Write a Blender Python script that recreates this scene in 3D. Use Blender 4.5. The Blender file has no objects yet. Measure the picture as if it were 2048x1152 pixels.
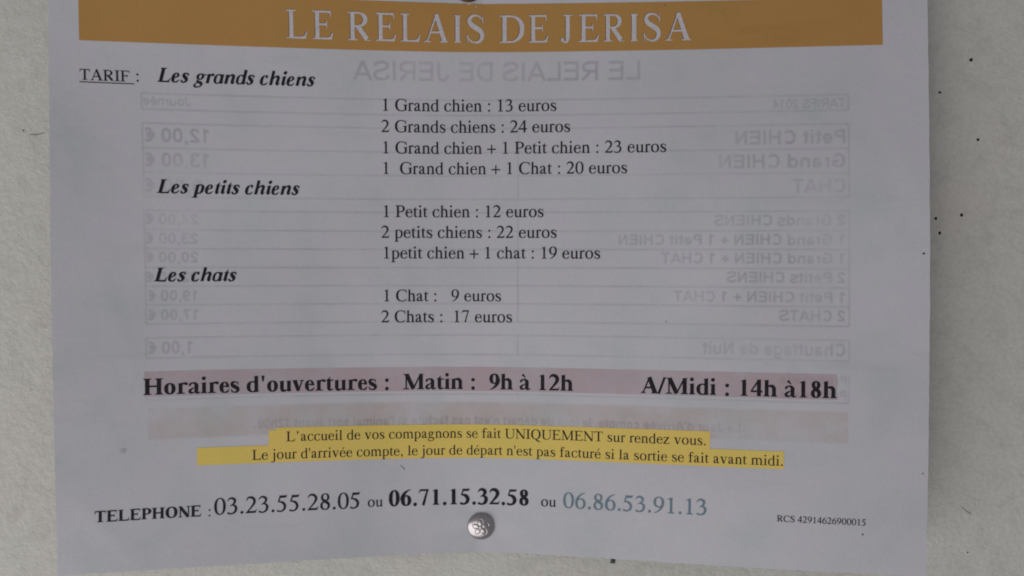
import bpy, math
from mathutils import Vector, Matrix, noise
from mathutils.geometry import delaunay_2d_cdt

SC = bpy.context.scene
COL = SC.collection
R = math.radians

# ------------------------------------------------------------------ camera, light, exposure
# Wall frame: the wall is the plane y = 0, x to the right, z up, the viewer at negative y. Metres.
WB, WC, DIST = -0.00126405, 0.05177752, 0.30       # lean of the wall against the camera's sensor; camera distance
_n = Vector((-WB, 1, -WC)).normalized()
_ex = Vector((1, WB, 0)).normalized()
_ez = Vector((_ex.y*_n.z - _ex.z*_n.y, _ex.z*_n.x - _ex.x*_n.z, _ex.x*_n.y - _ex.y*_n.x))
if _ez.z < 0: _ez = -_ez
def to_wall(p):
    p = Vector(p); return Vector((_ex.dot(p), -_n.dot(p), _ez.dot(p)))
cd = bpy.data.cameras.new('camera'); cam = bpy.data.objects.new('camera', cd); COL.objects.link(cam)
cd.sensor_width = 36; cd.lens = 36*1775/2048; cd.clip_start = 0.01; cd.clip_end = 50
m = Matrix((to_wall((1, 0, 0)), to_wall((0, 0, 1)), to_wall((0, 1, 0)))).transposed().to_4x4()
m.translation = to_wall((0, DIST, 0)); cam.matrix_world = m
SC.camera = cam

world = bpy.data.worlds.new('World'); SC.world = world; world.use_nodes = True
bg = world.node_tree.nodes['Background']
bg.inputs[0].default_value = (0.95, 0.95, 1.0, 1); bg.inputs[1].default_value = 0.25

def area(name, loc, target, sx, sy, power, col):
    l = bpy.data.lights.new(name, 'AREA'); l.shape = 'RECTANGLE'; l.size = sx; l.size_y = sy; l.energy = power; l.color = col
    o = bpy.data.objects.new(name, l); COL.objects.link(o); o.location = loc
    o.rotation_euler = (Vector(target)-Vector(loc)).to_track_quat('-Z', 'Y').to_euler()
area('window_light', (-0.58, -0.56, -0.58), (-0.05, 0, -0.02), 1.2, 0.8, 5.9, (1.0, 0.985, 0.96))
SC.view_settings.view_transform = 'Standard'; SC.view_settings.look = 'None'
SC.view_settings.exposure = 0.08; SC.view_settings.gamma = 1; SC.view_settings.use_curve_mapping = False
SC.render.engine = 'CYCLES'; SC.cycles.transparent_max_bounces = 24; SC.cycles.max_bounces = 6; SC.cycles.filter_width = 1.9

# ------------------------------------------------------------------ helpers
def tag(o, label=None, cat=None, group=None, kind=None):
    for k, v in (('label', label), ('category', cat), ('group', group), ('kind', kind)):
        if v: o[k] = v
    return o
def mesh(name, verts, faces, mat, parent=None, smooth=False, label=None):
    me = bpy.data.meshes.new(name); me.from_pydata([tuple(v) for v in verts], [], faces); me.update()
    if smooth: me.polygons.foreach_set('use_smooth', [True]*len(me.polygons))
    me.materials.append(mat)
    o = bpy.data.objects.new(name, me); COL.objects.link(o)
    if parent: o.parent = parent; o.matrix_parent_inverse = parent.matrix_world.inverted()
    if label: o['label'] = label
    return o
class Bag:
    """collects vertices and faces of one mesh"""
    def __init__(s): s.v, s.f = [], []
    def add(s, v, f):
        b = len(s.v); s.v += v; s.f += [tuple(i+b for i in q) for q in f]
    def build(s, name, mat, parent=None, smooth=False, label=None): return mesh(name, s.v, s.f, mat, parent, smooth, label)

class N:
    """small node-tree writer"""
    def __init__(s, name):
        s.m = bpy.data.materials.new(name); s.m.use_nodes = True; s.t = s.m.node_tree; s.b = s.t.nodes['Principled BSDF']; s.out = s.t.nodes['Material Output']
        s.co = s.t.nodes.new('ShaderNodeTexCoord').outputs['Object']
    def node(s, t, **kw):
        n = s.t.nodes.new(t)
        for k, v in kw.items():
            if k in n.inputs: (s.t.links.new(v, n.inputs[k]) if hasattr(v, 'links') else setattr(n.inputs[k], 'default_value', v))
            else: setattr(n, k, v)
        return n
    def noise(s, scale, detail=3, rough=0.55, dist=0.0):
        n = s.node('ShaderNodeTexNoise', Scale=scale, Detail=detail, Roughness=rough, Distortion=dist); s.t.links.new(s.co, n.inputs['Vector']); return n.outputs['Fac']
    def ramp(s, fac, stops):
        r = s.node('ShaderNodeValToRGB'); s.t.links.new(fac, r.inputs[0]); e = r.color_ramp.elements
        while len(e) < len(stops): e.new(0.5)
        for q, (p, c) in zip(e, stops): q.position = p; q.color = (*c, 1) if len(c) == 3 else c
        return r.outputs[0]
    def mul(s, a, b, fac=1.0, mode='MULTIPLY'):
        n = s.node('ShaderNodeMix'); n.data_type = 'RGBA'; n.blend_type = mode; n.inputs[0].default_value = fac
        for sock, v in ((n.inputs[6], a), (n.inputs[7], b)):
            if hasattr(v, 'links'): s.t.links.new(v, sock)
            else: sock.default_value = (*v, 1)
        return n.outputs[2]
    def bump(s, h, dist, strength=1.0, prev=None):
        n = s.node('ShaderNodeBump', Strength=strength, Distance=dist); s.t.links.new(h, n.inputs['Height'])
        if prev: s.t.links.new(prev, n.inputs['Normal'])
        return n.outputs[0]
    def done(s, color, rough=0.8, normal=None, spec=0.3, metal=0.0):
        if hasattr(color, 'links'): s.t.links.new(color, s.b.inputs['Base Color'])
        else: s.b.inputs['Base Color'].default_value = (*color, 1)
        s.b.inputs['Roughness'].default_value = rough; s.b.inputs['Specular IOR Level'].default_value = spec; s.b.inputs['Metallic'].default_value = metal
        if normal: s.t.links.new(normal, s.b.inputs['Normal'])
        return s.m

# ------------------------------------------------------------------ materials
def mat_wall():
    k = N('wall_paint')
    big = k.noise(11, 4, 0.6); mid = k.noise(110, 5, 0.65, 0.5); fine = k.noise(600, 3, 0.65)
    c = k.ramp(big, [(0.3, (0.650, 0.632, 0.585)), (0.45, (0.670, 0.652, 0.612)), (0.58, (0.662, 0.650, 0.604)), (0.72, (0.665, 0.635, 0.595))])
    c = k.mul(c, k.ramp(mid, [(0.34, (0.86, 0.86, 0.85)), (0.5, (0.97, 0.97, 0.965)), (0.7, (1, 1, 1))]), 0.7)
    c = k.mul(c, k.ramp(fine, [(0.32, (0.90, 0.895, 0.885)), (0.62, (1, 1, 1))]), 0.8)
    c = k.mul(c, k.ramp(k.noise(2600, 2), [(0.3, (0.86, 0.86, 0.86)), (0.7, (1, 1, 1))]), 0.8)
    b = k.bump(mid, 0.0007, 0.45); b = k.bump(fine, 0.0005, 0.6, b)
    return k.done(c, 0.9, b, 0.2)
def paperlike(name, col, var=0.05, rough=0.7, grain=0.5, spec=0.25):
    k = N(name)
    lo = tuple(x*(1-var) for x in col); hi = tuple(min(1, x*(1+var*.5)) for x in col)
    c = k.ramp(k.noise(24, 5, 0.6), [(0.3, lo), (0.7, hi)])
    c = k.mul(c, k.ramp(k.noise(48, 4, 0.6), [(0.32, (0.955, 1.0, 0.975)), (0.5, (1, 1, 1)), (0.68, (1.0, 0.955, 0.975))]), 0.75)      # blotches of damp and handling
    mp = k.node('ShaderNodeMapping'); k.t.links.new(k.co, mp.inputs[0]); mp.inputs['Scale'].default_value = (9, 1, 55)
    sn = k.node('ShaderNodeTexNoise', Scale=1.0, Detail=5, Roughness=0.65); k.t.links.new(mp.outputs[0], sn.inputs['Vector'])
    c = k.mul(c, k.ramp(sn.outputs['Fac'], [(0.30, (0.90, 0.885, 0.86)), (0.42, (1, 1, 1))]), 0.6)                                      # long dirty smears
    c = k.mul(c, k.ramp(k.noise(900, 2), [(0.3, (0.93,)*3), (0.7, (1, 1, 1))]), grain)
    c = k.mul(c, k.ramp(k.noise(2800, 2), [(0.3, (0.88, 0.88, 0.9)), (0.7, (1, 1, 1))]), grain)
    b = k.bump(k.noise(26, 3, 0.5), 0.0016, 0.35); b = k.bump(k.noise(700, 2), 0.00008, 0.5, b)
    return k.done(c, rough, b, spec)
def film(name, col, alpha, lo=.45, hi=1.35):             # printing on the far side of the sheet, seen through it
    k = N(name); k.done(col, 0.9, None, 0.0)
    a = k.ramp(k.noise(38, 4, 0.65), [(0.32, (alpha*lo,)*3), (0.68, (alpha*hi,)*3)])
    k.t.links.new(a, k.b.inputs['Alpha']); return k.m
def ink(name, col, rough=0.6):
    k = N(name); c = k.ramp(k.noise(2200, 2), [(0.35, col), (0.75, tuple(x*1.4+.008 for x in col))]); return k.done(c, rough, None, 0.12)

M_WALL = mat_wall()
M_PAPER = paperlike('white_paper', (0.585, 0.578, 0.616), 0.085)
M_BANNER = paperlike('ochre_print', (0.49, 0.262, 0.078), 0.05, 0.6)
M_YELLOW = paperlike('yellow_print', (0.82, 0.61, 0.15), 0.05, 0.7)
M_PINK = film('pink_print', (0.60, 0.44, 0.47), 0.45, .6, 1.3)
M_INK = ink('black_ink', (0.013, 0.012, 0.018))
M_INK_GREY = ink('blue_grey_ink', (0.13, 0.19, 0.235))
M_TITLE = ink('pale_title', (0.50, 0.47, 0.49), 0.7)
M_TITLE_EDGE = ink('title_edge', (0.075, 0.035, 0.018))
M_GHOST = film('ghost_print', (0.24, 0.235, 0.27), 0.041, .35, 1.4)
M_GHOST_LINE = film('ghost_line', (0.22, 0.225, 0.26), 0.053, .3, 1.4)
M_GHOST_ORANGE = film('ghost_orange', (0.66, 0.46, 0.35), 0.085, .1, 1.8)
M_SPECK = ink('dark_speck', (0.018, 0.017, 0.016), 0.8)
M_SPECK_GREY = ink('grey_speck', (0.085, 0.08, 0.075), 0.85)
M_CRACK = film('crack_shade', (0.14, 0.13, 0.11), 0.7, .6, 1.2)
M_STAIN = film('grey_stain', (0.30, 0.26, 0.26), 0.2)
def mat_metal(name, col, rough):
    k = N(name); c = k.ramp(k.noise(500, 3), [(0.3, tuple(x*.8 for x in col)), (0.7, col)])
    b = k.bump(k.noise(900, 2), 0.00006, 0.5); return k.done(c, rough, b, 0.5, 1.0)
M_STEEL = mat_metal('dull_steel', (0.46, 0.425, 0.435), 0.29)
M_BRASS = mat_metal('aged_brass', (0.11, 0.07, 0.038), 0.55)

# ------------------------------------------------------------------ the curled sheet
CURL = [0.011315, -0.009293, 0.012714, 0.010481, 0.004916, -0.015295, 0.00769, -0.004998, -0.010316, -0.009975, 0.003191, 0.011612, -0.000011, -0.000429]
BEND = [0.000507, -0.000632, -0.000078, 0.000211, 0.000293, -0.000606, -0.000472, 0.00059]
TURN = -0.00272913
def curl(X, Z):
    """how far the sheet stands off the wall"""
    x = (X+0.0115+0.02*Z)/0.15; z = Z/0.1; ax = math.sqrt(x*x+0.0144)-0.12; b = []
    for p in (ax, x*x, x, x**3):
        for q in (1, z, z*z): b.append(p*q)
    b += [(z*z-.66)*0.3, z*z*z*.1]
    return 0.0012 + sum(c*v for c, v in zip(CURL, b))
CREASES = ((-.146, -.060, -.118, -.092, .00035), (.098, -.091, .120, -.068, .00022), (-.135, .010, -.120, -.030, .00018), (.118, .060, .132, .020, .0002), (-.062, -.091, -.03, -.066, .00015))
def bend(X, Z):
    x = (X+0.0115+0.02*Z)/0.15; z = Z/0.1; ax = math.sqrt(x*x+0.0144)-0.12
    return sum(c*v for c, v in zip(BEND, (ax, ax*z, x, x*z, x*x, x*x*z, x*z*z, ax*z*z)))
_cs, _sn = math.cos(TURN), math.sin(TURN)
def paper(u, v, lift=0.0):
    """(u, v) in millimetres on the sheet -> point in the wall frame; lift in millimetres"""
    u *= 1e-3; v *= 1e-3; X, Z = u, v
    for _ in range(4):
        w = v - bend(X, Z); X, Z = u*_cs - w*_sn, u*_sn + w*_cs
    r = max(curl(X, Z), 0.0004)
    r += 0.0003*noise.noise(Vector((X*24, Z*24, 3.1))) + 0.0003
    for x0, z0, x1, z1, a in CREASES:
        dx, dz = x1-x0, z1-z0; q = dx*dx+dz*dz; t = ((u-x0)*dx+(v-z0)*dz)/q
        if -.05 < t < 1.05: r += a*math.exp(-abs((u-x0)*dz-(v-z0)*dx)/math.sqrt(q)/0.0035)*math.sin(math.pi*max(0, min(1, t)))
    for tx, tz, ph in ((-0.0104, -0.0813, 0.4), (-0.0147, 0.0989, 1.9)):               # puckers round the tacks
        d = math.hypot(u-tx, v-tz)
        if d < 0.06: r += 0.00022*math.exp(-d/0.014)*min(1, d/0.004)*math.sin(5*math.atan2(v-tz, u-tx)+ph) - 0.0003*math.exp(-(d/0.007)**2)
    return to_wall((X, WB*X + WC*Z + max(r, 0.0003) + lift*1e-3, Z))
# ---- a book serif drawn in code: strokes and slabs on a 1000-unit em ----
AFM_R = dict(zip("ABCDEFGHIJKLMNOPQRSTUV", (722,667,667,722,611,556,722,722,333,389,722,611,889,722,722,556,722,667,556,611,722,722)))
AFM_R.update(dict(zip("acdefghijlmnopqrstuvz", (444,444,500,444,333,500,500,278,278,278,778,500,500,500,500,333,389,278,500,500,444))))
AFM_R.update({' ':250,'.':250,',':250,':':278,"'":180,'’':333,'+':564,'é':444,'à':444,'/':278})
AFM_B = dict(AFM_R); AFM_B.update({'H':778,'o':500,'r':444,'a':500,'à':500,'i':278,'e':444,'s':389,'d':556,'u':556,'v':500,'t':333,'M':944,
    'n':556,'h':556,'A':722,'T':667,'E':667,'L':667,'P':611,'O':778,'N':722,':':333,"'":278})
AFM_I = {' ':250,'L':611,'e':444,'s':389,'g':500,'r':389,'a':500,'n':556,'d':500,'c':444,'h':556,'i':278,'p':500,'t':278}
for c in '0123456789': AFM_R[c] = AFM_B[c] = 500

def spline(nodes, n=7):
    """Catmull-Rom through (x, y, w) nodes"""
    if len(nodes) == 2: n = 2
    P = [nodes[0]] + list(nodes) + [nodes[-1]]
    out = []
    for i in range(1, len(P)-2):
        p0, p1, p2, p3 = P[i-1], P[i], P[i+1], P[i+2]
        for k in range(n):
            t = k/n
            out.append(tuple(0.5*(2*b + (c-a)*t + (2*a-5*b+4*c-d)*t*t + (3*b-a-3*c+d)*t**3) for a, b, c, d in zip(p0, p1, p2, p3)))
    out.append(tuple(nodes[-1]))
    return out

class Pen:
    def __init__(s, st, cs, th, sf, sx=1.0, shear=0.0):
        s.st, s.cs, s.th, s.sf, s.sx, s.shear, s.faces = st, cs, th, sf, sx, shear, []
    def wm(s, w):                       # regular stroke width -> this weight's
        if w <= 34: return w*s.th/34
        if w <= 84: return s.th + (w-34)*(s.st-s.th)/50
        return s.st + (w-84)*(s.cs-s.st)/18 if w <= 102 else s.cs*w/102
    def raw(s, pts):
        pts = [(x + s.shear*y, y) for x, y in pts]
        a = sum(x0*y1-x1*y0 for (x0, y0), (x1, y1) in zip(pts, pts[1:]+pts[:1]))
        if abs(a) < 2: return
        s.faces.append(pts if a > 0 else pts[::-1])
    def P(s, *pts): s.raw([(x*s.sx, y) for x, y in pts])
    def S(s, *nodes, n=7):              # a brush stroke through nodes
        q = spline([(x*s.sx, y, s.wm(w)) for x, y, w in nodes], n)
        L, R = [], []
        for i, (x, y, w) in enumerate(q):
            a, b = q[max(i-1, 0)], q[min(i+1, len(q)-1)]
            dx, dy = b[0]-a[0], b[1]-a[1]; d = math.hypot(dx, dy) or 1
            w = max(w, 4)
            L.append((x-dy/d*w/2, y+dx/d*w/2)); R.append((x+dy/d*w/2, y-dx/d*w/2))
        for i in range(len(q)-1): s.raw(hull([L[i], L[i+1], R[i+1], R[i]]))
    def dot(s, x, y, r, grow=True):
        r = r*(s.wm(84)/84)**0.6 if grow else r
        s.raw([(x*s.sx+r*math.cos(k*math.tau/14), y+r*math.sin(k*math.tau/14)) for k in range(14)])
    def V(s, x, y0, y1, w=84):
        w = s.wm(w)/2; x *= s.sx; s.raw([(x-w, y0), (x+w, y0), (x+w, y1), (x-w, y1)])
    def H(s, x0, x1, y, w=34):
        w = s.wm(w)/2; s.raw([(x0*s.sx, y-w), (x1*s.sx, y-w), (x1*s.sx, y+w), (x0*s.sx, y+w)])
    def A(s, cx, cy, rx, ry, a0, a1, thick=88, thin=30, n=26, e=2.25):      # crescent between two superellipses
        def pt(rx, ry, a):
            c, q = math.cos(a), math.sin(a)
            return cx*s.sx + rx*math.copysign(abs(c)**(2/e), c), cy + ry*math.copysign(abs(q)**(2/e), q)
        W, T = s.wm(thick), s.wm(thin)
        a0, a1 = math.radians(a0), math.radians(a1)
        k = max(6, int(n*abs(a1-a0)/math.tau*1.6))
        o = [pt(rx*s.sx, ry, a0+(a1-a0)*i/k) for i in range(k+1)]
        m = [pt(rx*s.sx-W, ry-T, a0+(a1-a0)*i/k) for i in range(k+1)]
        for i in range(k): s.raw(hull([o[i], o[i+1], m[i+1], m[i]]))
    def F(s, x, y, l, r, up=1, w=84):   # bracketed serif on a stem end; up=1 foot, -1 top
        h = s.wm(w)/2; x *= s.sx; l *= s.sx; r *= s.sx; f = s.sf; b = 44
        l, r = max(l, h+16), max(r, h+16)
        q = lambda k: y+up*k
        s.raw([(x-l, q(0)), (x+r, q(0)), (x+r, q(f*.8)), (x+h+8, q(f+6)), (x+h, q(f+b)), (x-h, q(f+b)), (x-h-8, q(f+6)), (x-l, q(f*.8))])
    def flag(s, x, y, l=62, w=84):      # slanting head serif of a lowercase stem
        h = s.wm(w)/2; x *= s.sx
        s.raw([(x+h, y), (x+h, y-60), (x-h, y-75), (x-h, y-52), (x-h-10, y-42), (x-h-l*.62, y-52), (x-h-l*.62, y-38)])

def glyph_roman(g, c):
    X, C = 450, 662
    bold = g.st > 110
    if c == 'o': g.A(250, 225, 221, 236, 0, 360, 92, 30)
    elif c == 'c':
        g.A(248, 222, 222, 236, 95, 304, 92, 26); g.S((248, 444, 26), (310, 438, 40), (358, 400, 62), (372, 358, 66)); g.dot(366, 358, 36)
        g.S((318, 20, 48), (366, 60, 40), (404, 106, 24), (428, 160, 10))
    elif c in 'eé':
        g.A(236, 222, 211, 236, 90, 302, 92, 26); g.A(236, 222, 176, 236, 0, 92, 66, 28); g.H(60, 412, 266, 32)
        g.S((306, 18, 48), (352, 56, 42), (396, 104, 24), (422, 160, 10))
        if c == 'é': g.S((200, 515, 16), (265, 600, 44), (318, 655, 62), n=4)
    elif c in 'aà':
        q, k = (0.74, 12) if bold else (1, 0)           # the heavy weight keeps its eye open
        g.S((92-k, 322+k, 60*q), (86-k, 352+k, 70*q), (104, 408, 46), (180, 440, 34), (250, 420, 58), (285+k, 350, 84), (288+k, 250, 84), (288+k, 92, 84), (312+k, 34, 58), (352+k, 24, 40), (396+k, 40, 26), (440, 70, 12))
        g.dot(94-k, 338+k, 36*q)
        g.S((290, 276, 20), (215, 250-k, 30*q), (122, 188-k, 64*q), (84-k, 112, 84*q), (106-k, 46, 76*q), (168, 32, 52*q), (228, 56, 34*q), (290, 106, 26))
        if c == 'à': g.S((250, 515, 16), (185, 600, 44), (132, 655, 62), n=4)
    elif c == 'd':
        g.A(250, 222, 223, 236, 42, 322, 88, 30); g.V(380, 20, 660); g.flag(380, 683)
        g.P((340, 0), (360, 70), (420, 60), (424, 44), (491, 44), (491, 28), (400, -10), (340, -12))
    elif c == 'f':
        g.V(145, 20, 540); g.F(145, 0, 125, 136); g.S((145, 520, 84), (150, 590, 78), (180, 650, 48), (235, 668, 34), (300, 640, 50), (332, 620, 56)); g.dot(336, 616, 34); g.H(20, 309, 434, 34)
    elif c == 'g':
        g.A(214, 306, 148, 154, 0, 360, 80, 30); g.P((300, 428), (470, 426), (470, 388), (330, 384))
        g.S((180, 168, 26), (120, 130, 38), (88, 92, 50), (130, 52, 62), (240, 38, 66), (352, 20, 78), (420, -44, 66), (380, -132, 48), (262, -196, 32), (130, -192, 46), (58, -130, 56), (70, -66, 44), (120, -4, 28), (160, 36, 20))
    elif c == 'h':
        g.V(121, 20, 660); g.flag(121, 683); g.F(121, 0, 112, 108); arch(g); g.F(380, 0, 108, 112)
    elif c == 'i': g.V(137, 20, 440); g.flag(137, 460, 82); g.F(137, 0, 121, 116); g.dot(130, 618, 56)
    elif c == 'j':
        g.S((152, 440, 84), (152, 200, 84), (152, -60, 84), (135, -150, 64), (90, -194, 36), (30, -190, 40), (-10, -165, 58)); g.dot(-14, -165, 36); g.flag(152, 460, 82); g.dot(148, 618, 56)
    elif c == 'l': g.V(136, 20, 660); g.flag(136, 683, 84); g.F(136, 0, 117, 121)
    elif c == 'm':
        g.V(121, 20, 430); g.flag(121, 460, 80); g.F(121, 0, 106, 100); arch(g); g.F(388, 0, 100, 100)
        g.S((405, 372, 24), (455, 414, 34), (525, 428, 58), (595, 418, 74), (645, 350, 84), (652, 280, 84), (652, 20, 84)); g.F(652, 0, 100, 112)
    elif c == 'n': g.V(121, 20, 430); g.flag(121, 460, 80); g.F(121, 0, 106, 106); arch(g); g.F(380, 0, 106, 106)
    elif c == 'p':
        g.V(121, -200, 440); g.flag(121, 460, 84); g.F(121, -217, 114, 124); g.A(250, 222, 220, 236, -142, 140, 90, 30)
    elif c == 'q':
        g.V(380, -200, 450); g.F(380, -217, 114, 108); g.A(250, 222, 226, 236, 42, 318, 88, 30)
    elif c == 'r':
        g.V(121, 20, 430); g.flag(121, 460, 80); g.F(121, 0, 114, 124); g.S((135, 340, 26), (172, 398, 36), (226, 432, 48), (288, 416, 70)); g.dot(294, 408, 40)
    elif c == 's':
        g.P((314, 446), (330, 446), (338, 312), (322, 312))
        g.S((330, 318, 14), (300, 396, 26), (212, 438, 32), (118, 420, 58), (84, 352, 74), (124, 282, 88), (210, 228, 94), (296, 172, 88), (318, 98, 74), (272, 28, 50), (188, 11, 32), (102, 40, 30), (58, 140, 16))
        g.P((44, 150), (60, 150), (72, -6), (56, -6))
    elif c == 't':
        g.S((113, 440, 84), (113, 240, 84), (113, 120, 84), (128, 44, 66), (180, 24, 44), (232, 42, 28), (276, 72, 14)); g.P((13, 452), (13, 430), (72, 420), (155, 420), (155, 580), (142, 580), (110, 520), (60, 472)); g.H(100, 258, 434, 34)
    elif c == 'u':
        g.S((121, 430, 84), (121, 240, 84), (121, 120, 84), (146, 44, 72), (210, 22, 54), (285, 42, 34), (350, 90, 26)); g.V(380, 20, 440); g.flag(121, 452, 84); g.flag(380, 452, 84)
        g.P((340, 0), (360, 70), (420, 60), (424, 44), (488, 44), (488, 28), (400, -10), (340, -12))
    elif c == 'v':
        g.S((105, 448, 94), (262, 20, 94)); g.S((262, 8, 30), (412, 440, 36)); g.P((215, 30), (255, -14), (268, -14), (300, 60)); g.H(19, 215, 441, 26); g.H(322, 480, 441, 26)
    elif c == 'z':
        g.S((55, 12, 86), (350, 438, 86)); g.H(36, 404, 434, 36); g.H(27, 410, 17, 36); g.P((36, 440), (36, 330), (52, 330), (80, 420)); g.P((412, 0), (420, 130), (404, 130), (370, 30))
    elif c == 'T':
        g.V(305, 20, 640, 102); g.F(305, 0, 145, 148, 1, 102); g.H(28, 582, 643, 38); g.P((28, 662), (17, 492), (37, 492), (56, 585), (110, 630)); g.P((582, 662), (593, 492), (573, 492), (554, 585), (500, 630))
    elif c == 'A':
        g.S((112, 14, 34), (358, 640, 38)); g.S((360, 668, 102), (598, 10, 112)); g.P((322, 600), (352, 674), (372, 674), (410, 600)); g.H(200, 492, 236, 40); g.F(112, 0, 97, 101, 1, 34); g.F(594, 0, 143, 112, 1, 102)
    elif c == 'R':
        g.V(153, 20, 642, 102); g.F(153, 0, 136, 141, 1, 102); g.F(153, 662, 136, 60, -1, 102)
        g.A(300, 490, 262, 172, -92, 92, 108, 34); g.H(150, 310, 643, 38); g.H(150, 310, 337, 36); g.S((290, 340, 108), (545, 30, 112)); g.P((500, 30), (560, 20), (659, 19), (659, 0), (510, 0))
    elif c == 'I':
        q = 84 if g.sf == 26 else 148
        g.V(166, 20, 642, 102); g.F(166, 0, q, q, 1, 102); g.F(166, 662, q, q, -1, 102)
    elif c in 'EF':
        g.V(155, 20, 642, 102); g.F(155, 0, 143, 148 if c == 'F' else 60, 1, 102); g.F(155, 662, 143, 60, -1, 102); g.H(150, 538, 642, 40); g.P((538, 662), (546, 519), (524, 519), (500, 610), (440, 630)); g.H(150, 430, 348, 40)
        g.P((413, 440), (432, 440), (432, 256), (413, 256), (398, 316), (360, 340), (360, 356), (398, 380))
        if c == 'E': g.H(150, 560, 20, 40); g.P((560, 0), (597, 169), (574, 169), (520, 70), (430, 36), (430, 0))
    elif c == 'L':
        g.V(155, 20, 642, 102); g.F(155, 0, 143, 60, 1, 102); g.F(155, 662, 143, 138, -1, 102); g.H(150, 560, 20, 40); g.P((560, 0), (598, 174), (574, 174), (520, 74), (430, 36), (430, 0))
    elif c == 'P':
        g.V(152, 20, 642, 102); g.F(152, 0, 136, 145, 1, 102); g.F(152, 662, 136, 60, -1, 102); g.A(290, 475, 252, 187, -100, 92, 108, 34); g.H(150, 300, 643, 38); g.H(150, 290, 306, 36)
    elif c == 'G':
        g.A(370, 331, 338, 345, 62, 296, 116, 34); g.S((530, 630, 44), (600, 560, 30), (632, 462, 18)); g.P((626, 676), (645, 676), (650, 458), (630, 458)); g.V(610, 44, 300, 102); g.F(610, 354, 137, 99, -1, 102); g.V(610, 290, 340, 102)
        g.S((510, 22, 42), (590, 44, 44), (650, 78, 34))
    elif c == 'C':
        g.A(370, 331, 342, 345, 62, 300, 116, 34); g.S((530, 630, 44), (590, 570, 30), (618, 458, 16)); g.P((600, 676), (618, 676), (626, 455), (606, 455)); g.S((505, 34, 60), (560, 64, 42), (600, 94, 28), (634, 140, 12))
    elif c == 'D':
        g.V(155, 20, 642, 102); g.F(155, 0, 139, 60, 1, 102); g.F(155, 662, 139, 60, -1, 102); g.A(300, 331, 386, 331, -92, 92, 112, 36); g.H(150, 310, 642, 40); g.H(150, 310, 20, 40)
    elif c == 'J':
        g.S((222, 640, 102), (222, 300, 102), (222, 120, 102), (205, 30, 66), (150, -2, 36), (96, 20, 44), (66, 56, 60)); g.dot(64, 62, 40); g.F(222, 662, 140, 148, -1, 102)
    elif c == 'M':
        g.V(148, 20, 640, 36); g.F(148, 0, 135, 130, 1, 36); g.S((165, 650, 106), (440, 20, 106)); g.S((430, 10, 36), (724, 650, 40)); g.V(740, 20, 642, 102); g.F(740, 0, 150, 122, 1, 102); g.P((12, 662), (12, 644), (90, 630), (150, 560), (215, 662)); g.P((863, 662), (863, 644), (790, 630), (720, 560), (668, 662))
    elif c == 'N':
        g.V(128, 20, 640, 38); g.F(128, 0, 116, 120, 1, 38); g.S((112, 640, 104), (596, 6, 104)); g.V(610, -11, 640, 38); g.F(610, 662, 119, 97, -1, 38); g.P((12, 662), (12, 644), (80, 626), (160, 520), (190, 620), (170, 662)); g.P((560, 40), (629, -11), (629, 80))
    elif c == 'O': g.A(361, 331, 327, 345, 0, 360, 116, 34)
    elif c == 'Q': g.A(361, 331, 327, 345, 0, 360, 116, 34); g.S((340, -4, 60), (430, -80, 84), (560, -150, 60), (690, -176, 20))
    elif c == 'S':
        g.P((452, 676), (468, 676), (482, 463), (462, 463))
        g.S((470, 470, 16), (435, 580, 28), (318, 650, 36), (180, 634, 64), (112, 540, 92), (160, 440, 106), (290, 356, 112), (420, 264, 106), (446, 140, 92), (380, 36, 62), (262, 6, 36), (120, 60, 32), (54, 196, 16))
        g.P((42, 199), (62, 199), (78, -14), (60, -14))
    elif c == 'U':
        g.S((154, 640, 102), (154, 420, 102), (154, 230, 102), (182, 80, 90), (290, 16, 50), (382, 4, 34), (490, 30, 34), (580, 110, 38), (608, 240, 38), (608, 640, 38)); g.F(154, 662, 140, 138, -1, 102); g.F(608, 662, 117, 97, -1, 38)
    elif c == 'H':
        for x in (155, 567): g.V(x, 20, 642, 102); g.F(x, 0, 136, 138, 1, 102); g.F(x, 662, 136, 138, -1, 102)
        g.H(150, 570, 345, 42)
    elif c == '0': g.A(250, 331, 226, 345, 0, 360, 92, 30)
    elif c == '1': g.V(255, 20, 640, 84); g.F(255, 0, 137, 139); g.P((111, 600), (111, 584), (170, 590), (213, 560), (297, 560), (297, 676), (284, 676))
    elif c == '2':
        g.S((44, 500, 14), (84, 590, 40), (150, 636, 62), (220, 642, 70), (312, 610, 84), (378, 500, 88), (350, 380, 80), (262, 250, 58), (150, 120, 44), (50, 12, 34)); g.P((28, 0), (420, 0), (475, 142), (458, 146), (410, 92), (360, 76), (100, 76), (28, 14))
    elif c == '3':
        g.S((48, 520, 14), (96, 600, 40), (170, 642, 58), (248, 636, 70), (334, 570, 86), (330, 470, 76), (262, 388, 50), (150, 330, 20)); g.S((200, 356, 20), (290, 350, 44), (370, 290, 80), (388, 190, 88), (340, 74, 76), (230, 10, 44), (150, 12, 46), (74, 40, 54)); g.dot(76, 40, 34)
    elif c == '4': g.V(335, 0, 676, 90); g.P((12, 231), (12, 160), (472, 160), (472, 231)); g.S((40, 220, 34), (330, 660, 44)); g.P((292, 640), (310, 676), (370, 676), (370, 560))
    elif c == '5':
        g.P((120, 662), (152, 560), (412, 578), (438, 688), (424, 688), (400, 662)); g.P((98, 408), (122, 408), (180, 590), (160, 662), (148, 662), (64, 424))
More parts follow.
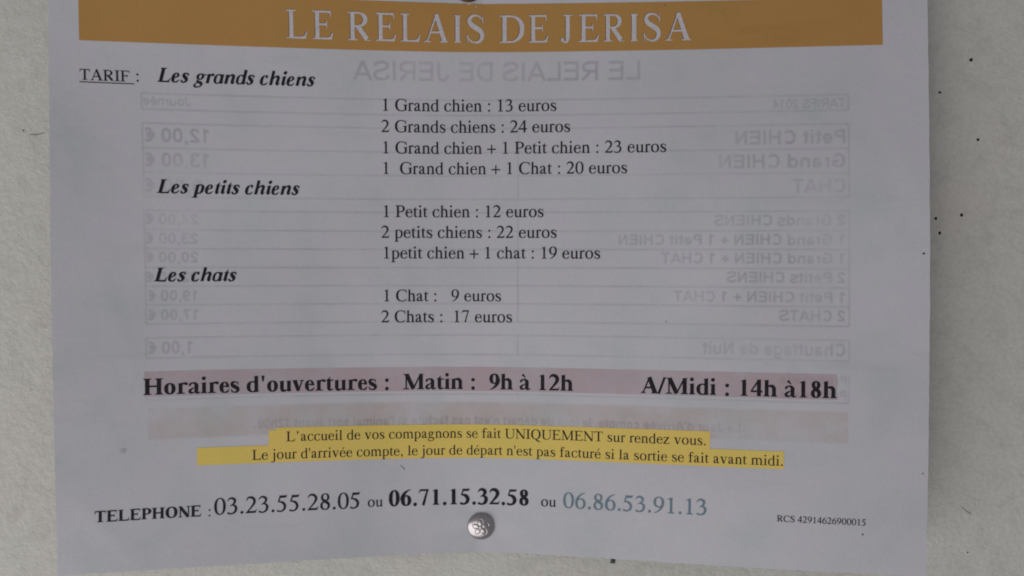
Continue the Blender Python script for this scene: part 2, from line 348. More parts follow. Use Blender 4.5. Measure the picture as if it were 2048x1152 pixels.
        g.S((80, 408, 34), (180, 400, 52), (290, 348, 82), (358, 220, 88), (320, 90, 76), (220, 16, 46), (140, 12, 46), (66, 36, 54)); g.dot(66, 36, 34)
    elif c == '6': g.A(250, 215, 216, 229, -180, 180, 90, 30); g.S((446, 678, 12), (330, 640, 34), (200, 540, 64), (104, 390, 84), (78, 220, 88))
    elif c == '7': g.P((20, 514), (79, 676), (449, 676), (449, 660), (380, 600), (130, 600), (90, 590), (36, 508)); g.S((410, 652, 44), (340, 450, 48), (218, -6, 66))
    elif c == '8': g.A(250, 510, 172, 166, 0, 360, 80, 28); g.A(250, 172, 198, 186, 0, 360, 84, 30); g.S((140, 440, 70), (250, 345, 92), (370, 240, 80)); g.S((190, 290, 30), (310, 400, 30))
    elif c == '9': g.A(250, 452, 216, 224, 0, 360, 90, 30); g.S((54, -14, 12), (170, 30, 34), (300, 140, 64), (396, 290, 84), (422, 450, 88))
    elif c == '.': g.dot(125, 42, 55)
    elif c == ',': g.dot(115, 48, 52); g.S((150, 50, 56), (150, -30, 44), (110, -100, 26), (70, -138, 10))
    elif c == ':': g.dot(139, 42, 55); g.dot(139, 404, 55)
    elif c == "'": g.P((48, 676), (132, 676), (108, 431), (72, 431))
    elif c == '’': g.dot(150, 615, 52); g.S((185, 616, 56), (188, 560, 44), (150, 490, 26), (105, 440, 10))
    elif c == '+': g.H(30, 534, 253, 56); g.V(282, 1, 506, 56)
    elif c == '/': g.S((18, -14, 56), (260, 676, 56))

def arch(g):
    g.S((132, 366, 24), (180, 412, 34), (252, 430, 56), (324, 418, 74), (372, 350, 84), (380, 280, 84), (380, 20, 84))

def glyph_italic(g, c):                 # heavy slanted hand: drawn upright, then sheared by the pen
    if c == 'L':
        g.V(150, 20, 640, 102); g.F(150, 0, 140, 60, 1, 102); g.F(150, 669, 120, 150, -1, 102); g.H(150, 520, 20, 40); g.P((500, 0), (540, 190), (515, 190), (470, 90), (380, 36), (380, 0))
    elif c == 'e':
        g.A(190, 220, 180, 240, 90, 305, 88, 26); g.A(190, 220, 150, 240, 20, 92, 70, 28); g.S((60, 205, 26), (200, 240, 34), (300, 320, 50)); g.S((240, 16, 48), (300, 50, 40), (345, 104, 20), (368, 140, 10))
    elif c == 's':
        g.S((300, 330, 20), (270, 420, 30), (190, 442, 34), (110, 410, 62), (100, 335, 80), (160, 262, 90), (236, 180, 92), (252, 96, 76), (200, 24, 44), (120, 10, 34), (60, 50, 30), (40, 140, 16)); g.dot(70, 60, 34); g.dot(280, 380, 30)
    elif c == 'c':
        g.A(190, 220, 182, 240, 88, 305, 88, 26); g.S((190, 448, 28), (250, 436, 44), (286, 390, 62)); g.dot(276, 376, 40); g.S((240, 16, 48), (300, 50, 40), (345, 104, 20), (366, 140, 10))
    elif c in 'adg':
        g.A(195, 222, 186, 238, 40, 322, 72, 28)
        if c == 'a': g.S((345, 450, 84), (345, 260, 84), (345, 100, 84), (370, 30, 50), (410, 40, 26), (460, 120, 12))
        if c == 'd': g.S((345, 670, 84), (345, 260, 84), (345, 100, 84), (370, 30, 50), (410, 40, 26), (455, 120, 12)); g.P((250, 692), (250, 676), (305, 650), (305, 600), (387, 600), (387, 699))
        if c == 'g':
            g.faces.clear()
            g.A(230, 308, 165, 154, 0, 360, 70, 28); g.P((320, 420), (455, 430), (455, 380), (330, 375))
            g.S((190, 172, 24), (150, 130, 40), (140, 90, 54), (190, 50, 66), (280, 20, 76), (350, -50, 66), (320, -140, 46), (220, -195, 32), (110, -185, 46), (60, -120, 56), (90, -40, 36), (170, 20, 22))
    elif c == 'r':
        g.V(130, 0, 430, 84); g.P((20, 400), (20, 384), (88, 384), (172, 300), (172, 462), (150, 462)); g.S((150, 280, 26), (200, 370, 36), (250, 425, 50), (310, 415, 66)); g.dot(306, 402, 44)
    elif c in 'nh':
        g.V(110, 0, 430 if c == 'n' else 650, 84)
        if c == 'n': g.P((10, 400), (10, 384), (68, 384), (152, 300), (152, 462), (130, 462))
        else: g.P((20, 692), (20, 676), (68, 650), (68, 560), (152, 560), (152, 699))
        g.S((140, 260, 26), (200, 360, 36), (280, 428, 50), (350, 410, 72), (382, 330, 84), (372, 200, 84), (372, 90, 84), (400, 28, 50), (440, 40, 26), (490, 120, 12))
    elif c in 'it':
        g.S((125, 420, 84), (125, 240, 84), (125, 95, 84), (150, 28, 50), (190, 40, 26), (240, 120, 12))
        if c == 'i': g.P((15, 400), (15, 384), (83, 384), (167, 330), (167, 462), (145, 462)); g.dot(122, 612, 62)
        else: g.P((30, 440), (30, 412), (260, 412), (260, 440)); g.P((60, 440), (83, 440), (167, 430), (167, 580), (150, 580))
    elif c == 'p':
        g.V(115, -190, 440, 84); g.P((20, 400), (20, 384), (73, 384), (157, 330), (157, 462), (135, 462)); g.F(115, -205, 120, 110); g.A(232, 222, 196, 238, -142, 138, 86, 28)

# ---- a plain sans for the faint print on the back: even strokes on the same em ----
AFM_S = {'A':722,'C':722,'D':722,'E':667,'F':611,'G':778,'H':722,'I':278,'J':556,'L':611,'N':722,'P':667,'R':722,'S':667,'T':611,'a':556,'c':556,'d':611,'e':556,'f':333,'g':611,'h':611,
    'i':278,'j':278,'l':278,'m':889,'n':611,'o':611,'p':611,'r':389,'s':556,'t':333,'u':611,'v':556,' ':278,',':278,'.':278,"'":238,'+':584,'€':556,'é':556}
for _c in '0123456789': AFM_S[_c] = 556
def glyph_sans(g, c):
    W = AFM_S[c]; t = g.st; L = 70+t/2; Rr = W-60-t/2
    V = lambda x, a, b: g.raw([(x-t/2, a), (x+t/2, a), (x+t/2, b), (x-t/2, b)])
    H = lambda a, b, y: g.raw([(a, y-t/2), (b, y-t/2), (b, y+t/2), (a, y+t/2)])
    S = lambda *p: g.S(*[(x, y, 84) for x, y in p])
    A = lambda cx, cy, rx, ry, a0, a1: g.A(cx, cy, rx, ry, a0, a1, 84, 84, e=2.2)
    top, bot, m = 716-t/2, t/2, W/2
    if c == 'A': S((60, 0), (m, 700)); S((W-60, 0), (m, 700)); H(150, W-150, 210)
    elif c in 'CG':
        A(m+10, 358, 320, 370, 40, 320)
        if c == 'G': H(m, W-60, 340); V(W-60-t/2, 90, 380)
    elif c == 'D': V(L, 0, 716); A(m-40, 358, m-20, 358, -90, 90); H(L, m-40, top); H(L, m-40, bot)
    elif c in 'EF':
        V(L, 0, 716); H(L, W-50, top); H(L, W-80, 370)
        if c == 'E': H(L, W-40, bot)
    elif c == 'H': V(L, 0, 716); V(Rr, 0, 716); H(L, Rr, 370)
    elif c in 'Il': V(m, 0, 716)
    elif c == 'J': V(W-75-t/2, 200, 716); A(m-20, 230, m-55, 242, 180, 360)
    elif c == 'L': V(L, 0, 716); H(L, W-40, bot)
    elif c == 'N': V(L, 0, 716); V(Rr, 0, 716); S((L, 690), (Rr, 30))
    elif c in 'PR':
        V(L, 0, 716); H(L, m+20, top); H(L, m+20, 290+t/2); A(m+20, 503, m-70, 213, -90, 90)
        if c == 'R': S((m, 320), (W-70, 10))
    elif c == 'S': S((W-90, 530), (W-150, 630), (m, 672), (140, 630), (100, 540), (160, 440), (m, 375), (W-130, 300), (W-90, 200), (W-150, 80), (m, 44), (140, 80), (80, 200))
    elif c == 'T': V(m, 0, 716); H(20, W-20, top)
    elif c == 'a': A(m-20, 150, 220, 160, 0, 360); V(Rr, 0, 330); A(m+5, 330, m-70, 200, 0, 160)
    elif c == 'c': A(m+10, 262, 240, 275, 40, 320)
    elif c in 'dg':
        A(m-20, 262, 245, 275, 0, 360); V(Rr, 0 if c == 'd' else -90, 716 if c == 'd' else 520)
        if c == 'g': A(m, -80, m-60, 130, 190, 360)
    elif c == 'p': A(m+20, 262, 245, 275, 0, 360); V(L, -200, 520)
    elif c in 'eé':
        A(m, 262, 240, 275, 0, 325); H(80, W-50, 262)
        if c == 'é': S((m-10, 590), (m+80, 700))
    elif c == 'f': V(m-20, 0, 560); A(m+110, 560, 130+t/2, 160, 100, 180); H(15, W-15, 470)
    elif c == 't': V(m-20, 90, 660); A(m+80, 110, 100+t/2, 115, 180, 275); H(15, W-15, 470)
    elif c in 'ij':
        V(m, 0 if c == 'i' else -120, 520); V(m, 620, 716)
        if c == 'j': A(m-80, -110, 80+t/2, 100, 270, 360)
    elif c in 'nhr':
        V(L, 0, 716 if c == 'h' else 520)
        if c == 'r': A(m+60, 330, m-20, 195, 75, 180)
        else: A(m+5, 320, Rr-m+t/2-5, 212, 0, 180); V(Rr, 0, 330)
    elif c == 'm':
        V(L, 0, 520); V(m, 0, 330); V(Rr, 0, 330)
        for q in ((L+m)/2, (m+Rr)/2): A(q, 330, (m-L)/2+t/2, 200, 0, 180)
    elif c == 'u': V(Rr, 0, 520); V(L, 190, 520); A(m-5, 200, m-65, 210, 180, 360)
    elif c == 'v': S((40, 515), (m, 20)); S((W-40, 515), (m, 20))
    elif c == 'o': A(m, 262, 245, 275, 0, 360)
    elif c == 's': S((W-80, 390), (W-140, 460), (m, 490), (120, 460), (95, 390), (150, 310), (m, 270), (W-110, 210), (W-75, 140), (W-140, 55), (m, 35), (110, 60), (60, 140))
    elif c == '0': A(278, 358, 240, 368, 0, 360)
    elif c == '1': V(330, 0, 716); S((330, 690), (250, 600), (110, 540))
    elif c == '2': S((90, 500), (140, 620), (278, 665), (420, 600), (430, 480), (330, 340), (160, 180), (90, 70)); H(60, 510, bot)
    elif c == '3': S((80, 560), (150, 650), (280, 668), (410, 600), (400, 450), (250, 385)); S((250, 385), (420, 330), (450, 190), (370, 60), (240, 40), (120, 80), (70, 180))
    elif c == '4': V(380, 0, 716); S((380, 690), (70, 210)); H(50, 520, 190)
    elif c == '7': H(50, 510, top); S((480, 650), (300, 380), (220, 10))
    elif c == '9': A(278, 480, 230, 236, 0, 360); S((465, 440), (440, 220), (340, 70), (230, 40), (90, 110))
    elif c == ',': S((m, 110), (m, 20), (m-50, -110))
    elif c == '.': V(m, 0, t)
    elif c == "'": V(m, 480, 716)
    elif c == '+': H(40, W-40, 300); V(m, 60, 540)
    elif c == '€': A(330, 358, 240, 368, 45, 315); H(10, 420, 430); H(10, 400, 290)

def hull(p):
    p = sorted(set(p))
    if len(p) < 3: return p
    def half(it):
        h = []
        for q in it:
            while len(h) > 1 and (h[-1][0]-h[-2][0])*(q[1]-h[-2][1])-(h[-1][1]-h[-2][1])*(q[0]-h[-2][0]) <= 0: h.pop()
            h.append(q)
        return h[:-1]
    return half(p)+half(p[::-1])

STYLES = {          # stem, capital stem, hairline, serif, widths
    'regular': (94, 108, 42, 32, AFM_R), 'bold': (150, 166, 56, 40, AFM_B), 'italic': (144, 158, 58, 36, AFM_I), 'caption': (96, 114, 40, 26, AFM_R),
    'sans': (104, 104, 104, 0, AFM_S), 'sans_bold': (136, 136, 136, 0, AFM_S)}
CACHE = {}
def glyph(style, ch):
    """triangles of one character, overlapping strokes fused"""
    key = (style, ch)
    if key not in CACHE:
        st, cs, th, sf, adv = STYLES[style]
        if style == 'italic': g = Pen(st, cs, th, sf, 1.09, 0.27); glyph_italic(g, ch)
        elif style[:4] == 'sans': g = Pen(st, cs, th, sf); glyph_sans(g, ch)
        else: g = Pen(st, cs, th, sf, adv[ch]/AFM_R[ch]); glyph_roman(g, ch)
        V, Fc = [], []
        for f in g.faces:
            Fc.append(list(range(len(V), len(V)+len(f)))); V += [Vector(p) for p in f]
        vs, tris = [], []
        if V:
            ov, oe, of, _, _, fid = delaunay_2d_cdt(V, [], Fc, 0, 0.05, True)
            vs = [(p.x, p.y) for p in ov]; tris = [tuple(t) for t, i in zip(of, fid) if i]
        CACHE[key] = (vs, tris, adv[ch])
    return CACHE[key]
# ------------------------------------------------------------------ wall
def build_wall():
    nx, nz, w, h = 150, 100, 0.62, 0.46
    V = []
    for j in range(nz+1):
        for i in range(nx+1):
            x, z = (i/nx-.5)*2*w, (j/nz-.5)*2*h
            d = 0.0009*noise.noise(Vector((x*9, z*9, 0.3))) + 0.00035*noise.noise(Vector((x*40, z*40, 1.7)))
            V.append((x, 0.0008+d, z))
    F = [(j*(nx+1)+i, j*(nx+1)+i+1, (j+1)*(nx+1)+i+1, (j+1)*(nx+1)+i) for j in range(nz) for i in range(nx)]
    b = len(V); V += [(-w, .05, -h), (w, .05, -h), (w, .05, h), (-w, .05, h)]      # the back of the masonry
    F.append((b+3, b+2, b+1, b))
    e = [[i for i in range(nx+1)], [nz*(nx+1)+i for i in range(nx+1)], [j*(nx+1) for j in range(nz+1)], [j*(nx+1)+nx for j in range(nz+1)]]
    F += [tuple(e[0][::-1])+(b, b+1), tuple(e[1])+(b+2, b+3), tuple(e[2])+(b+3, b), tuple(e[3][::-1])+(b+1, b+2)]
    o = mesh('wall', V, F, M_WALL, None, True)
    return tag(o, 'rough off-white plaster wall with dark specks behind the notice', 'wall')
wall = build_wall()
def wall_y(x, z): return 0.0008 + 0.0009*noise.noise(Vector((x*9, z*9, 0.3))) + 0.00035*noise.noise(Vector((x*40, z*40, 1.7)))
def blob(at, r, mat, parent, seed, name='speck', flat=0.35, n=11, square=False):
    """a small uneven crust with a rounded top"""
    V, F = [], []
    for ring, (k, hgt) in enumerate(((1.0, 0.0), (0.8, 0.7), (0.4, 1.0))):
        for i in range(n):
            a = i*math.tau/n
            q = r*k*(1+0.32*noise.noise(Vector((math.cos(a)*1.3, math.sin(a)*1.3, seed*3.7))))
            if square: q *= 1/max(abs(math.cos(a)), abs(math.sin(a)))*0.86
            V.append(at(q*math.cos(a), q*math.sin(a), hgt*r*flat))
    for t in (0, 1):
        for i in range(n): F.append((t*n+i, t*n+(i+1) % n, (t+1)*n+(i+1) % n, (t+1)*n+i))
    F.append(tuple(range(2*n, 3*n)))
    return mesh(name, V, F, mat, parent, True)
for s, (x, z, r) in enumerate(((153.54, 76.37, .62), (143.29, 65.63, .50), (156.44, 49.87, .52), (151.56, 24.62, .55), (142.83, 23.44, .52), (144.3, 18.57, .55), (156.67, -90.99, .28), (-164.01, 52.95, .3))):
    x *= 1e-3; z *= 1e-3
    blob(lambda a, b, h, x=x, z=z: (x+a, wall_y(x+a, z+b)+1e-5-h, z+b), r*1e-3, M_SPECK, wall, s+1)
x, z = .0347, -.0941
blob(lambda a, b, h: (x+a, wall_y(x+a, z+b)+1e-5-h, z+b), .95e-3, M_SPECK_GREY, wall, 21, 'dirt_crumb', .5, 16, True)
def crack(pts, w, name='crack'):
    q = [(a[0]+(b[0]-a[0])*t/8, a[1]+(b[1]-a[1])*t/8) for a, b in zip(pts, pts[1:]) for t in range(8)] + [pts[-1]]
    V, F = [], []
    for i, (x, z) in enumerate(q):
        e = math.sin(math.pi*(i+.4)/(len(q)-.2)); a = w*e*(0.6+0.7*abs(noise.noise(Vector((x*.9, z*.9, 4)))))
        z += 0.25*noise.noise(Vector((x*.8, z*.8, 9)))
        for s in (-1, 1):
            X, Z = (x+s*a*.4)*1e-3, (z+s*a)*1e-3
            V.append((X, wall_y(X, Z)-2.5e-4, Z))
    for i in range(len(q)-1): F.append((2*i, 2*i+2, 2*i+3, 2*i+1))
    mesh(name, V, F, M_CRACK, wall)
crack([(-163.0, 51.3), (-158.86, 51.63), (-156.0, 52.4)], .2)
crack([(153.2, -74.4), (154.54, -75.66), (157.34, -77.57), (158.63, -74.79), (159.19, -70.1)], .19)
crack([(-79.3, -92.65), (-76.23, -93.87), (-73.15, -95.1)], .14)

# ------------------------------------------------------------------ the notice
U0, U1, V0, V1 = -145.75, 132.3, -90.35, 106.2
notice = bpy.data.objects.new('price_notice', None); COL.objects.link(notice); notice.location = (0, 0, V0*1e-3)
notice.empty_display_size = 0.02
tag(notice, 'printed white paper price list with ochre title banner tacked to the wall', 'notice')
bpy.context.view_layer.update()
def build_sheet():
    nx, nz = 150, 104; V = []
    for lift in (0.0, -0.12):
        for j in range(nz+1):
            for i in range(nx+1):
                u, v = U0+(U1-U0)*i/nx, V0+(V1-V0)*j/nz
                if i in (0, nx): u += 0.16*noise.noise(Vector((v*.12, i, 0))) + (0.42 if i == 0 else 0.1)*noise.noise(Vector((v*.9, i, 7)))
                if j == 0: v += 0.15*noise.noise(Vector((u*.1, 5, 0)))
                V.append(paper(u, v, lift))
    b = (nx+1)*(nz+1); ix = lambda i, j: j*(nx+1)+i
    F = [(ix(i, j), ix(i+1, j), ix(i+1, j+1), ix(i, j+1)) for j in range(nz) for i in range(nx)]
    F += [tuple(b+k for k in f[::-1]) for f in F]
    ring = [ix(i, 0) for i in range(nx)] + [ix(nx, j) for j in range(nz)] + [ix(i, nz) for i in range(nx, 0, -1)] + [ix(0, j) for j in range(nz, 0, -1)]
    n0 = len(V); V += [V[p] for p in ring] + [V[p+b] for p in ring]; k = len(ring)
    F += [(n0+i, n0+k+i, n0+k+(i+1) % k, n0+(i+1) % k) for i in range(k)]
    return mesh('paper_sheet', V, F, M_PAPER, notice, True)
sheet = build_sheet()
def patch(bag, u0, u1, v0, v1, lift, step=2.0):
    nx, nz = max(1, round((u1-u0)/step)), max(1, round((v1-v0)/step))
    V = [paper(u0+(u1-u0)*i/nx, v0+(v1-v0)*j/nz, lift) for j in range(nz+1) for i in range(nx+1)]
    bag.add(V, [(j*(nx+1)+i, j*(nx+1)+i+1, (j+1)*(nx+1)+i+1, (j+1)*(nx+1)+i) for j in range(nz) for i in range(nx)])
def write(style, text, u0, u1, v, mat, name='text_line', parent=None, lift=0.10, em=None, label=None):
    """one line of the serif, fitted between u0 and u1 on baseline v"""
    items, x = [], 0.0
    for ch in text:
        vs, tr, adv = glyph(style, ch); items.append((x, vs, tr)); x += adv
    xs = [x0+p[0] for x0, vs, _ in items for p in vs]; a, b = min(xs), max(xs); k = em/1000 if em else (u1-u0)/(b-a)
    g = Bag()
    for x0, vs, tr in items:
        if vs: g.add([paper(u0+(x0+p[0]-a)*k, v+p[1]*k, lift) for p in vs], tr)
    return g.build(name, mat, parent or notice, False, label)

banner_bag = Bag(); patch(banner_bag, -136.9, 118.5, 78.2, 94.05, 0.04)
banner = banner_bag.build('title_banner', M_BANNER, notice, True)
TITLE = [('L', -73.52, -66.93), ('E', -65.32, -58.71), ('R', -54.04, -46.52), ('E', -45.0, -38.43), ('L', -37.03, -30.49), ('A', -29.34, -21.28), ('I', -19.29, -17.19),
         ('S', -15.26, -9.42), ('D', -4.42, 3.84), ('E', 5.2, 11.77), ('J', 15.83, 19.92), ('E', 21.76, 28.4), ('R', 29.87, 36.9), ('I', 38.76, 41.03), ('S', 42.96, 48.55), ('A', 49.92, 58.4)]
def title(du, dv, lift, mat, name):
    g = Bag()
    for ch, a, b in TITLE:
        vs, tr, _ = glyph('caption', ch); x0 = min(p[0] for p in vs); x1 = max(p[0] for p in vs)
        sy = 9.0/662
        g.add([paper(a+du+(p[0]-x0)/(x1-x0)*(b-a), 81.25+dv+p[1]*sy, lift) for p in vs], tr)
    return g.build(name, mat, banner)
title(-0.17, 0.11, 0.07, M_TITLE_EDGE, 'lettering_edge')
title(0.0, 0.0, 0.10, M_TITLE, 'lettering')

# highlight behind the two notes, and the rosy band behind the opening hours
yb = Bag()
patch(yb, -80.9, -78.6, -51.95, -47.0, 0.07); patch(yb, -78.6, 64.8, -51.95, -46.25, 0.07); patch(yb, -103.5, 87.95, -57.7, -51.95, 0.07)
yb.build('yellow_highlight', M_YELLOW, notice, True)
pb = Bag(); patch(pb, -119.6, 104.0, -34.9, -26.7, 0.07); pb.build('pink_band', M_PINK, notice, True)

LINES = [('regular', 'TARIF', -136.9, -122.3, 65.8), ('regular', ':', -120.2, -119.4, 65.95),
    ('italic', 'Les grands chiens', -114.04, -64.76, 66.12),
    ('regular', '1 Grand chien : 13 euros', -42.9, 14.51, 58.69), ('regular', '2 Grands chiens : 24 euros', -43.51, 19.08, 51.71),
    ('regular', '1 Grand chien + 1 Petit chien : 23 euros', -42.9, 50.34, 44.71), ('regular', '1  Grand chien + 1 Chat : 20 euros', -42.9, 37.77, 37.94),
    ('italic', 'Les petits chiens', -115.1, -70.39, 30.77),
    ('regular', '1 Petit chien : 12 euros', -42.9, 10.43, 23.63), ('regular', '2 petits chiens : 22 euros', -43.78, 14.77, 16.73), ('regular', '1petit chien + 1 chat : 19 euros', -42.9, 29.12, 9.84),
    ('italic', 'Les chats', -116.47, -90.93, 2.33),
    ('regular', '1 Chat :   9 euros', -42.9, -3.69, -4.52), ('regular', '2 Chats :  17 euros', -43.92, 0.03, -11.58),
    ('bold', "Horaires d'ouvertures :  Matin :  9h à 12h", -119.77, 20.49, -34.25), ('bold', 'A/Midi : 14h à18h', 42.55, 103.87, -34.34),
    ('regular', 'L’accueil de vos compagnons se fait UNIQUEMENT sur rendez vous.', -75.27, 63.46, -50.86),
    ('regular', "Le jour d'arrivée compte, le jour de départ n'est pas facturé si la sortie se fait avant midi.", -86.17, 87.63, -56.61),
    ('bold', 'TELEPHONE', -134.39, -102.1, -74.12), ('regular', ':', -99.8, -98.95, -74.3), ('regular', '03.23.55.28.05', -98.04, -51.11, -73.93), ('regular', 'ou', -48.46, -43.47, -73.63),
    ('bold', '06.71.15.32.58', -41.47, 5.8, -73.67), ('regular', 'ou', 10.02, 15.05, -73.71), ('regular', '06.86.53.91.13', 17.4, 63.88, -73.89), ('regular', 'RCS 42914626900015', 86.03, 113.41, -74.76)]
for st, t, a, b, v in LINES:
    pale = t.startswith('06.86')
    k = 'phone_number' if t[:2] in ('03', '06') else 'heading' if st == 'italic' else 'colon' if t == ':' else 'registration_number' if t[:3] == 'RCS' else 'text_line'
    write(st, t, a, b, v, M_INK_GREY if pale else M_INK, k, em=(5.4 if v > 0 else 4.9) if t == ':' else None, label='pale blue-grey phone number' if pale else None)
ul = Bag(); patch(ul, -137.0, -120.9, 65.02, 65.28, 0.10, 1.5); ul.build('underline', M_INK, notice)

# ------------------------------------------------------------------ the other side's print, mirrored and faint through the paper
def sans(text, bold):
    V, T, x = [], [], 0.0
    for ch in text:
        vs, tr, adv = glyph('sans_bold' if bold else 'sans', ch); k = len(V)
        V += [((x+p[0])/1000, p[1]/1000) for p in vs]; T += [tuple(i+k for i in q) for q in tr]; x += adv
    return V, T
SPREAD = ((-.22, 0.09, .030), (.22, -.09, .038), (0.08, .24, .046), (-0.08, -.24, .054))
def ghost(bag, text, ul, ur, v, cap, bold=True):
    V, T = sans(text, bold); x0 = min(p[0] for p in V); x1 = max(p[0] for p in V); s = cap/0.716
    T = [t[::-1] for t in T]
    for du, dv, lift in SPREAD:
        bag.add([paper(ur+du-(p[0]-x0)/(x1-x0)*(ur-ul), v+dv+p[1]*s, lift) for p in V], T)
gb = Bag()
for t, a, b, v, cap, bold in (
    ('LE RELAIS DE JERISA', -52.5, 41.9, 68.6, 6.3, False), ('TARIFS 2014', 84.2, 106.7, 58.3, 3.0, False), ('Journée', -118.4, -103.9, 58.7, 2.9, False),
    ('Petit CHIEN', 72.3, 106.6, 46.8, 4.5, True), ('12,00 €', -118.4, -98.5, 47.1, 4.5, True), ('Grand CHIEN', 67.2, 106.5, 39.1, 4.5, True), ('13,00 €', -118.5, -98.7, 39.2, 4.5, True),
    ('CHAT', 90.1, 106.5, 31.1, 4.5, True), ('9,00 €', -118.7, -101.2, 31.0, 4.5, True),
    ('2 Grands CHIENS', 65.7, 106.4, 20.6, 3.5, True), ('24,00 €', -118.6, -102.7, 20.7, 3.5, True), ('1 Grand CHIEN + 1 Petit CHIEN', 35.1, 106.4, 14.4, 3.5, True), ('23,00 €', -118.7, -102.8, 14.5, 3.5, True),
    ('1 Grand CHIEN + 1 CHAT', 48.9, 106.4, 8.4, 3.5, True), ('20,00 €', -118.8, -102.9, 8.4, 3.5, True), ('2 Petits CHIENS', 69.7, 106.4, 2.3, 3.5, True), ('22,00 €', -118.9, -103.0, 2.0, 3.5, True),
    ('1 Petit CHIEN + 1 CHAT', 52.9, 106.4, -4.0, 3.5, True), ('19,00 €', -118.3, -103.0, -4.0, 3.5, True), ('2 CHATS', 86.1, 106.4, -9.9, 3.5, True), ('17,00 €', -118.4, -102.9, -10.2, 3.5, True),
    ('Chauffage de Nuit', 62.2, 106.5, -21.0, 4.1, True), ('1,00 €', -118.5, -104.7, -21.1, 4.1, True),
    ('Promenade', 86.5, 106.9, -30.1, 3.0, True), ('Promenade', 86.5, 106.9, -34.9, 3.0, True),
    ("Le Jour d'Arrivée compte, le jour de départ n'est pas facturé si l'animal sort avant 12h00.", -85.4, 74.3, -46.3, 3.1, True)):
    ghost(gb, t, a, b, v, cap, bold)
gb.build('show_through_text', M_GHOST, notice, False, 'faint grey mirrored text showing through from the back')
lb = Bag()
def ruled(u0, u1, v, w=.28):
    for q, lift in ((-.27, .010), (-.09, .014), (.09, .018), (.27, .022)): patch(lb, u0, u1, v+q-w/2, v+q+w/2, lift)
def upright(u, v0, v1, w=.30):
    for q, lift in ((-.27, .012), (-.09, .016), (.09, .020), (.27, .024)): patch(lb, u+q-w/2, u+q+w/2, v0, v1, lift)
for v in (62.4, 57.4, 53.0, 45.15, 37.4, 29.6, 25.2, 18.95, 12.9, 6.8, .75, -5.3, -11.45, -15.9, -22.45, -35.9): ruled(-118.9, 107.6, v)
for v0, v1 in ((57.4, 62.4), (29.6, 53.0), (-11.45, 25.2), (-22.45, -15.9), (-35.9, -27.2)):
    for u in (-118.9, 107.65): upright(u, v0, v1)
for v0, v1 in ((29.6, 53.0), (-11.45, 25.2), (-22.45, -15.9), (-35.9, -30.5)): upright(1.95, v0, v1)
lb.build('show_through_table', M_GHOST_LINE, notice, False, 'faint grey ruled table showing through from the back')
ob = Bag(); patch(ob, -118.7, 107.8, -48.9, -38.9, 0.006); patch(ob, -118.3, 107.4, -48.4, -38.4, 0.008); ob.build('show_through_band', M_GHOST_ORANGE, notice, True, 'faint orange band showing through from the back')
for s, (u, v, r) in enumerate(((130.4, 11.8, .36), (130.7, -57.5, .22), (112.6, -77.6, .3), (50.6, -10.7, .2), (50.0, 93.0, .2))):
    blob(lambda a, b, h, u=u, v=v: paper(u+a*1e3, v+b*1e3, h*1e3), r*1e-3, M_SPECK, notice, s+40)
blob(lambda a, b, h: paper(-125.9+a*1e3, -51.8+b*1e3, .03+h*1e3), 1.1e-3, M_STAIN, notice, 60, 'stain', .01)
blob(lambda a, b, h: paper(-125.7+a*1e3, -51.7+b*1e3, .06+h*1e3), .6e-3, M_STAIN, notice, 61, 'stain', .01)
tk = Bag()
for (a, b), (c, d) in (((-37.6, -60.0), (-36.7, -60.7)), ((-36.7, -60.7), (-36.2, -61.5))):
    tk.add([paper(a-.07, b-.05, .1), paper(a+.07, b+.05, .1), paper(c+.05, d+.05, .1), paper(c-.05, d-.05, .1)], [(0, 3, 2, 1)])
tk.build('pen_tick', M_SPECK_GREY, notice)

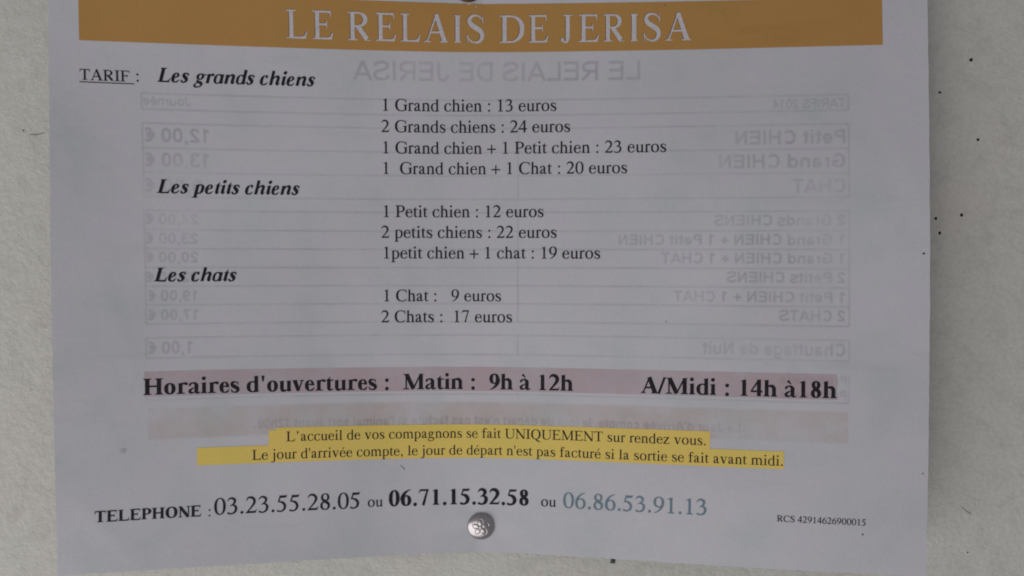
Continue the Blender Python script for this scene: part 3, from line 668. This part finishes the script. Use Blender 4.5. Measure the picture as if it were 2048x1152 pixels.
# ------------------------------------------------------------------ thumbtacks
def tack(name, u, v, r, mat, label, spin):
    c = paper(u, v); e = 0.4
    px = (paper(u+e, v)-paper(u-e, v)).normalized(); pz = (paper(u, v+e)-paper(u, v-e)).normalized()
    root = bpy.data.objects.new(name, None); COL.objects.link(root); root.location = c; root.empty_display_size = .005
    tag(root, label, 'thumbtack', 'thumbtacks holding the notice to the wall'); bpy.context.view_layer.update()
    nr, na = 44, 180; V, F = [], []
    def relief(x, y):
        q = math.hypot(x, y); a = math.atan2(y, x)-spin; h = 0.0
        h += 0.10*max(0, 1-(q/.13)**2)**.5 if q < .13 else 0                      # heart of the flower
        k = round(a/(math.tau/5))*math.tau/5; pa = a-k
        cx, cy = .36, 0; lx, ly = q*math.cos(pa), q*math.sin(pa)
        d = math.hypot((lx-cx)/.23, (ly-cy)/.17)
        if d < 1.0: h += 0.055*(1-d*d)**.5
        h -= 0.07*math.exp(-((d-1.06)/.10)**2)*(0.4+0.6*(math.sin(3*k+1)*.5+.5)) if q > .12 else 0
        return h
    for j in range(nr+1):
        t = j/nr
        for i in range(na):
            a = i*math.tau/na; rr = t*r
            x, y = math.cos(a)*t, math.sin(a)*t
            hgt = r*(.06+.32*math.sqrt(max(0, 1-(t*.985)**2))) + r*.45*relief(x, y)*(1 if t < .75 else max(0, (1-t)/.25))
            V.append(c + px*rr*math.cos(a) + pz*rr*math.sin(a) + Vector((0, -1, 0))*hgt)
    for j in range(nr):
        for i in range(na):
            p, q = j*na+i, j*na+(i+1) % na; F.append((p, q, q+na, p+na))
    b = len(V)
    V += [c + px*r*.97*math.cos(i*math.tau/na) + pz*r*.97*math.sin(i*math.tau/na) + Vector((0, -1, 0))*0.00002 for i in range(na)]
    for i in range(na): F.append((nr*na+i, nr*na+(i+1) % na, b+(i+1) % na, b+i))
    F.append(tuple(b+i for i in reversed(range(na))))
    mesh('head', V, F, mat, root, True)
    n = 12; V = [c + px*.0005*math.cos(i*math.tau/n) + pz*.0005*math.sin(i*math.tau/n) + Vector((0, d, 0)) for d in (0, .006) for i in range(n)] + [c+Vector((0, .009, 0))]
    F = [(i, (i+1) % n, n+(i+1) % n, n+i) for i in range(n)] + [(n+i, n+(i+1) % n, 2*n) for i in range(n)]
    mesh('pin', V, F, mat, root, True)
tack('thumbtack', -10.4, -81.3, 4.62e-3, M_STEEL, 'round silver thumbtack with embossed flower below the phone numbers', R(20))
tack('thumbtack', -14.7, 98.9, 4.5e-3, M_BRASS, 'dark brass thumbtack pinning the top edge above the ochre banner', R(60))
